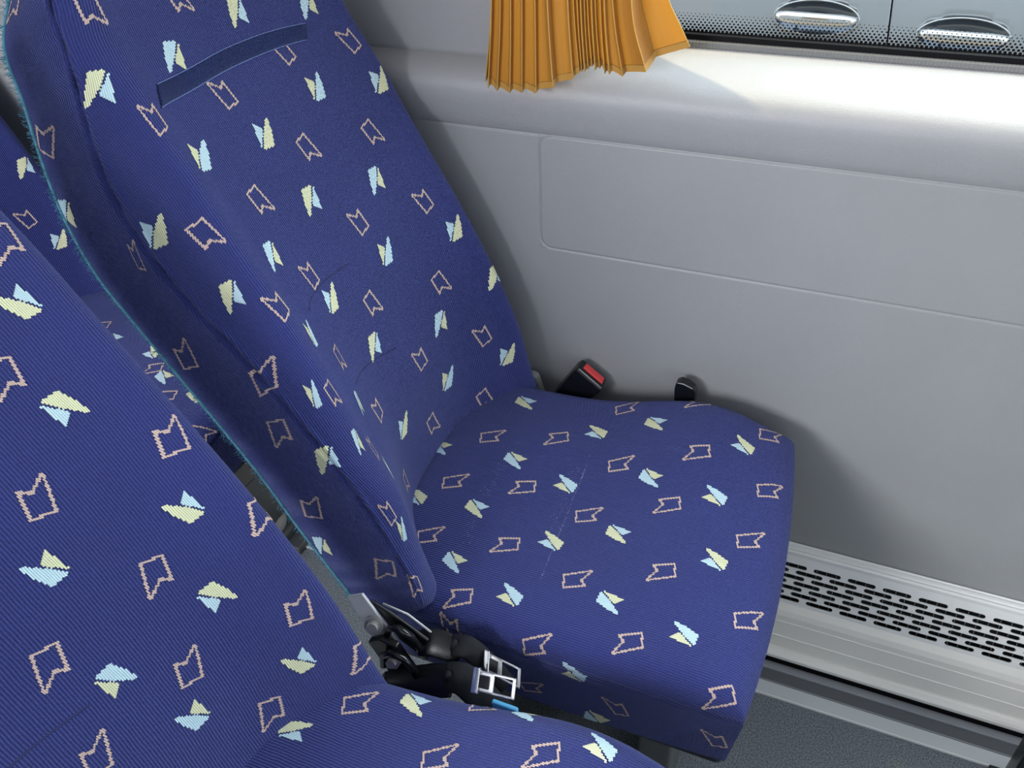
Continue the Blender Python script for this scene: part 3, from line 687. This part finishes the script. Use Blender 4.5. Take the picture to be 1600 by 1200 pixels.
    belt('black lap belt with chrome latch tongue, the one nearer the aisle seat cushion',
         [(-.424, -.542, .425), (-.420, -.544, .449), (-.407, -.546, .464), (-.390, -.546, .462), (-.380, -.544, .445), (-.376, -.542, .420)],
         ([(-.420, -.548, .405), (-.385, -.546, .420), (-.350, -.545, .438), (-.330, -.544, .448)], (.020, .034, .040, .038)),
         ([(-.334, -.544, .452), (-.316, -.543, .458), (-.300, -.543, .448), (-.285, -.543, .430), (-.262, -.543, .415)], (.034, .036, .038, .036, .030)),
         ((-.290, -.545, .470), (.044, 0, .008), (-.004, .018, .014)), -.545)
    t = put(MB().box((-.275, -.552, .432), (-.243, -.546, .447)).build('plastic_tag', M_BLUEBIT, bevel=.002), None, 'small bright blue plastic tag under the chrome belt tongues', 'tag')
    # receiver with red button at the wall side
    t = empty('seat_belt_receiver', (-.36, -.012, .44), 'black seat belt receiver with a red press button beside the wall', 'belt buckle')
    u = np.array([.040, 0, -.030]); u /= np.linalg.norm(u); wv = np.array([-.52, 0, -.85]); wv -= u * (wv @ u); wv /= np.linalg.norm(wv)
    c = np.array([-.358, -.026, .531])
    m = MB().prism([c, c + u * .050, c + u * .052 + wv * .010, c + u * .046 + wv * .075, c + u * .004 + wv * .075, c - u * .002 + wv * .010], (0, .030, 0))
    m.build('housing', M_BLACK, t, bevel=.003, seg=3)
    n_ = -wv
    m = MB().prism([c + u * .007 + (0, .012, 0) - n_ * .002, c + u * .046 + (0, .012, 0) - n_ * .002, c + u * .045 + (0, .025, 0) - n_ * .002, c + u * .008 + (0, .025, 0) - n_ * .002], n_ * .0045)
    m.build('press_button', M_RED, t, bevel=.0012)
    m = MB().tube([c + u * .002 + (0, .0035, 0) + n_ * .0002, c + u * .048 + (0, .0035, 0) + n_ * .0002], .0009, 6); m.build('housing_ridge', M_LIGHTM2, t, smooth=True)
    MB().tube([c + u * .025 + wv * .06 + (0, .015, 0), c + u * .03 + wv * .17 + (0, .02, 0)], .009, 8, flat=.4).build('stalk', M_WEB, t, smooth=True)
    # belt guide standing between seat and wall
    t = empty('belt_guide', (-.19, -.01, .48), 'small black rounded plastic belt guide standing between window seat and wall', 'belt guide')
    pr = [(-.205, .47), (-.207, .530), (-.2055, .540), (-.199, .5445), (-.188, .5425), (-.178, .536), (-.175, .528), (-.176, .47)]
    m = MB(); m.prism([(x, -.016, z - .004) for x, z in pr], (0, .016, 0)); m.build('guide_body', M_BLACK, t, bevel=.002, seg=3)
    MB().tube([(-.203, -.0155, .5375), (-.194, -.0165, .5385), (-.180, -.0155, .5325)], .0008, 6).build('guide_ridge', M_LIGHTM2, t, smooth=True)
    # grey plastic foot of the wall seat bracket behind the backrest corner
    m = MB(); m.prism([(x, -.004, z) for x, z in ((-.463, .452), (-.448, .484), (-.436, .480), (-.424, .44), (-.424, .30), (-.465, .30))], (0, .016, 0))
    put(m.build('wall_bracket', M_LIGHTM2, bevel=.004, seg=3), None, 'light grey plastic bracket on the wall behind the lower corner of the window seat backrest', 'bracket')

def build_curtain():
    P = CURT
    t = empty('pleated_curtain', (-.36, 0, .95), 'golden yellow pleated curtain hanging gathered at the left of the window', 'curtain')
    cols = []
    for k, (xb, y, zb, xt, zt) in enumerate(P):
        right = k >= 18
        dep = .006 if k < 7 else .006
        f = [np.array([xb, y, zb]), np.array([xt, y + (.0 if not right else .004), zt])]
        sx = (xt - xb) / (zt - zb) * (.45 if not right else .05)
        if k >= 19: sx = .22 if k == 20 else .1
        up = [f[1] + (sx * .18, .0, .18), f[1] + (sx * .38, 0, .38), f[1] + (sx * .52, 0, .52)]
        if k >= 19:      # loose right edge falls straight; unseen bulge above added to shift its sill shadow
            s1 = (xt - xb) / (zt - zb); b_ = .075 if k == 20 else .04
            up = [f[1] + (s1 * .03, 0, .03), f[1] + (b_ * .5, 0, .10), f[1] + (b_, 0, .22), f[1] + (b_, 0, .52)]
            up = [np.array(q) for q in up]; allp = crs(np.array(f + up), 200); zz = allp[:, 2]
            zs_ = [zb, zt, zt + .18, zt + .38, zt + .52]
            zs_ = [zb, zb + (zt - zb) * .5, zt, zt + .04, zt + .10, zt + .18, zt + .3, zt + .52]
            f = [np.array([np.interp(z_, zz, allp[:, 0]), f[0][1], z_]) for z_ in zs_]; up = []
        cols.append(('f', f + up))
        if k < len(P) - 1:
            nx = P[k + 1]; w = .0012 if nx[0] - xb > .008 else .0008
            if k in (19,): continue
            yb = max(y, nx[1] - .004) + dep if k not in (17, 18) else (y + nx[1]) / 2 + .01
            b = [np.array([xb + w, yb, zb + .004 if k < 7 else zb + .003]), np.array([xt + w, yb, zt])]
            up = [b[1] + (sx * .18, .0, .18), b[1] + (sx * .38, 0, .38), b[1] + (sx * .52, 0, .52)]
            cols.append(('b', b + up))
    n = 26
    def even(c):
        c = crs(np.array(c), 300); z = np.linspace(c[0, 2], c[-1, 2], n * 2)
        return np.stack([np.interp(z, c[:, 2], c[:, 0]), np.interp(z, c[:, 2], c[:, 1]), z], -1)
    C = np.array([even(c) for _, c in cols])
    # round the folds a little: resample across
    out = []
    for k in range(len(C) - 1):
        for a in (0, .08, .35, .65, .92): out.append(C[k] * (1 - a) + C[k + 1] * a + np.array([0, .0015 * math.sin(a * math.pi), 0]))
    out.append(C[-1]); G = np.array(out); ni, nj = G.shape[:2]
    V = G.reshape(-1, 3); F = [(i * nj + j, (i + 1) * nj + j, (i + 1) * nj + j + 1, i * nj + j + 1) for i in range(ni - 1) for j in range(nj - 1)]
    o = mesh('pleated_cloth', V, F, M_CURT, t, smooth=False)
    m = MB()
    z0 = G[:, 0]; 
    # hem: doubled cloth, stitched line about a centimetre up
    k = 3
    hemv = []
    for i in range(ni):
        L_ = G[i, 1] - G[i, 0]; L_ = L_ / np.linalg.norm(L_)
        hemv.append([G[i, 0] + (0, -.0008, 0) - L_ * .0005, G[i, 0] + L_ * .0085 + (0, -.0008, 0)])
    hemv = np.array(hemv); Vh = hemv.reshape(-1, 3); Fh = [(i * 2, i * 2 + 2, i * 2 + 3, i * 2 + 1) for i in range(ni - 1)]
    mesh('hem', Vh, Fh, M_CHEMC, t, smooth=False)
    st = MB()
    for i in range(0, ni - 1):
        a, b = hemv[i, 1], hemv[i + 1, 1]; l = np.linalg.norm(b - a)
        if l < 1e-4: continue
        q = 0
        while q < l:
            p0 = a + (b - a) * (q / l); p1 = a + (b - a) * (min(q + .0022, l) / l); st.tube([p0 + (0, -.0006, -.0005), p1 + (0, -.0006, -.0005)], .00035, 4); q += .0032
    st.build('hem_stitching', M_CSTITCH, t)
    # bright highlight of every front fold, painted as a lighter tube
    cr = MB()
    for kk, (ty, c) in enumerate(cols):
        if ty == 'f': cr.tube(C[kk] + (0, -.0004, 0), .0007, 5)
    cr.build('crease_highlights', M_CHEM, t, smooth=True)
    MB().tube([(-.52, .0, 1.60), (.9, .01, 1.60)], .006, 10).build('curtain_rail', M_ALU, t, smooth=True)

def build_car():
    t = empty('parked_car', (-.04, 1.36, -.5), 'blue grey glossy car parked outside, seen through the window beyond the dotted glass edge', 'car')
    def sec(z):   # door section: bulges outwards (towards the bus) below the window line
        return [(-.55, 1.46), (-.2, 1.42), (.1, 1.375), (.35, 1.352), (.50, 1.345), (.60, 1.350), (.70, 1.360), (.78, 1.372), (.84, 1.386), (.865, 1.392), (.88, 1.41)]
    S_ = crs(np.array([(y, z) for z, y in sec(0)]), 60)
    def seamx(z): return -.035 - (z - .70) * .09
    handles = ((-.211, .710), (.134, .690))
    def door(x0, x1, name, hs, left):
        nx = 200; V = []
        for i in range(nx):
            for (y, z) in S_:
                a = x0 if not left else x0; xl = seamx(z) + .0022 if left else x0; xr = seamx(z) - .0022 if not left else x1
                x = xl + (xr - xl) * i / (nx - 1)
                yy = y
                hx, hz = hs; e = ((x - hx) / .102) ** 2 + ((z - hz) / .040) ** 2
                if e < 1: yy += .026 * (1 - e) ** .45
                V.append((x, yy, z))
        k = len(S_); F = [(i * k + j, (i + 1) * k + j, (i + 1) * k + j + 1, i * k + j + 1) for i in range(nx - 1) for j in range(k - 1)]
        # finer strip around the handle would be overkill: refine with subdivision
        o = mesh(name, V, F, M_CAR, t)
        so = o.modifiers.new('thick', 'SOLIDIFY'); so.thickness = .01; so.offset = -1
        return o
    d1 = door(-.62, 0, 'car_door', handles[0], False); d2 = door(0, .75, 'car_door', handles[1], True)
    for d, (hx, hz) in ((d1, handles[0]), (d2, handles[1])):
        # chrome rim round the recess
        m = MB(); P = []
        for a in np.linspace(0, 2 * math.pi, 60, endpoint=False):
            x, z = hx + .103 * math.cos(a), hz + .041 * math.sin(a); y = np.interp(z, S_[:, 1], S_[:, 0]) if S_[0, 1] < S_[-1, 1] else np.interp(z, S_[::-1, 1], S_[::-1, 0])
            P.append((x, y - .001, z))
        m.tube(P, .0022, 8, closed=True).build('recess_rim', M_CHROME, d, smooth=True)
        # chrome bowl liner, its dark reflections put into the base colour
        V, F = [], []
        rr = np.linspace(0, 1, 14); aa = np.linspace(0, 2 * math.pi, 48, endpoint=False)
        for r in rr:
            for a in aa:
                x, z = hx + .100 * r * math.cos(a), hz + .039 * r * math.sin(a); y = np.interp(z, [.35, .50, .60, .70, .78, .84], [1.352, 1.345, 1.350, 1.360, 1.372, 1.386])
                V.append((x, y + .024 * (1 - r ** 2.6), z))
        F = [(i * 48 + j, i * 48 + (j + 1) % 48, (i + 1) * 48 + (j + 1) % 48, (i + 1) * 48 + j) for i in range(13) for j in range(48)]
        mesh('handle_bowl', V, F, M_CHROMEB, d)
        # grip bar
        xs = np.linspace(-.096, .098, 30); P = [(hx + x, 1.362 - .030 * (1 - (x / .100) ** 4) ** .5 if abs(x) < .0995 else 1.362, hz + .004 - x * .012) for x in xs]
        rad = [.0065 + .0105 * (1 - abs(x / .1) ** 5) for x in xs]
        MB().tube(P, rad, 16, flat=.95).build('grip', M_CHROME, d, smooth=True)
        x_ = hx + .064
        MB().lathe((x_ - .001, 1.3335, hz + .003), (1, 0, -.01), [(.0142, 0), (.0148, .0006), (.0142, .0012)], 18).build('grip_joint', M_STEEL, d, smooth=True)
        MB().tube([(hx - .045, 1.345, hz - .008), (hx - .044, 1.368, hz - .026)], [.004, .003], 8).build('grip_post', M_CHROME, d, smooth=True)
    m = MB().tube([(-.62, 1.384, .872), (.75, 1.384, .872)], .006, 8); m.build('window_trim', M_CHROME, t, smooth=True)
    m = MB().prism([(-.62, 1.392, .878), (.75, 1.392, .878), (.75, 1.62, 1.25), (-.62, 1.62, 1.25)], (0, .004, 0)); m.build('side_window', M_CARGLASS, t)
    m = MB().box((-.62, 1.55, -.40), (.75, 1.9, .86)); m.build('door_inner', M_BLACK, t)
    for x in (-.9, 1.0): MB().lathe((x * .45, 1.45, -.17), (0, 1, 0), [(.33, 0), (.33, .2), (.2, .2)], 32).build('wheel', M_RUBBER, t, smooth=False)
    gnd = MB().box((-9, .3, -.52), (9, 12, -.50)).build('ground', M_GROUND); struct(gnd)
    g2 = MB().box((-9, -12, -.52), (9, .3, -.50)).build('ground_street', M_GROUND); struct(g2)

if bpy:
    M_LIP = mat('grey_rubber_lip', (.13, .135, .14), .6)
    M_ALUW = mat('warm_painted_aluminium', (.88, .87, .82), .38, .08, bump=(120, .0001))
    M_ALUS = mat('silver_strip', (.62, .66, .68), .35, .25)
    M_TRK = mat('dark_grey_track', (.13, .14, .155), .5, .3)
    M_TONGUE = mat('satin_steel', (.75, .76, .78), .28, .8)
    M_TAPEST = mat('pale_blue_thread', (.12, .18, .42), .7)
    M_BLACKG = mat('glossy_black_plastic', (.008, .009, .011), .16)
    M_STEEL2 = mat('dark_grey_painted_steel', (.12, .13, .135), .45, .3)
    M_LIGHTM2 = mat('light_grey_plastic', (.38, .40, .40), .45)
    M_CHROMEB = mat('chrome_bowl_dark_reflection', (.16, .19, .24), .14, .8)
    M_CARGLASS = mat('dark_car_glass', (.02, .03, .035), .03)
    build_shell(); build_vent()
    make_seat((0, 0, 0), 'dark blue patterned window seat beside the grey wall, whole cushion in view', WB, WC, True, marks=MARKS)
    make_seat(AOFF, 'dark blue patterned aisle seat in the foreground, large backrest at lower left', AB, AC, False, RECL)
    make_seat((-.87, 0, 0), 'dark blue patterned seat in the row behind, partly hidden at the left edge', RB, RC, False)
    build_belts(); build_curtain(); build_car()
    # mechanism on the floor behind the window seat
    t = empty('floor_mount', (-1.0, -.1, 0), 'dark metal seat mounting with a round knob on the floor behind the window seat', 'seat mounting')
    MB().box((-1.06, -.16, .001), (-.94, -.08, .045)).build('mount_block', M_STEEL2, t, bevel=.008, seg=3)
    MB().lathe((-.985, -.12, .045), (.2, -.3, 1), [(.030, 0), (.034, .01), (.030, .022), (.018, .03), (.016, .04)], 20).build('mount_knob', M_STEEL, t, bevel=.001)
    put(MB().tube([(-1.2, -.085, .003), (-.55, -.125, .003)], .003, 8).build('floor_trim_wire', M_LIGHTM, smooth=True), None, 'thin white metal strip on the floor behind the window seat', 'floor strip')
    # foot of the seat in front, at the right edge of the photo
    t = empty('front_seat_foot', (.42, -.13, 0), 'black metal foot of the next seat forward at the right edge', 'seat foot')
    m = MB().box((.378, -.16, .012), (.43, -.125, .19)); m.build('upright', M_BLACK, t, bevel=.004)
    MB().box((.36, -.19, .001), (.50, -.12, .012)).build('foot_plate', M_BLACK, t, bevel=.002)
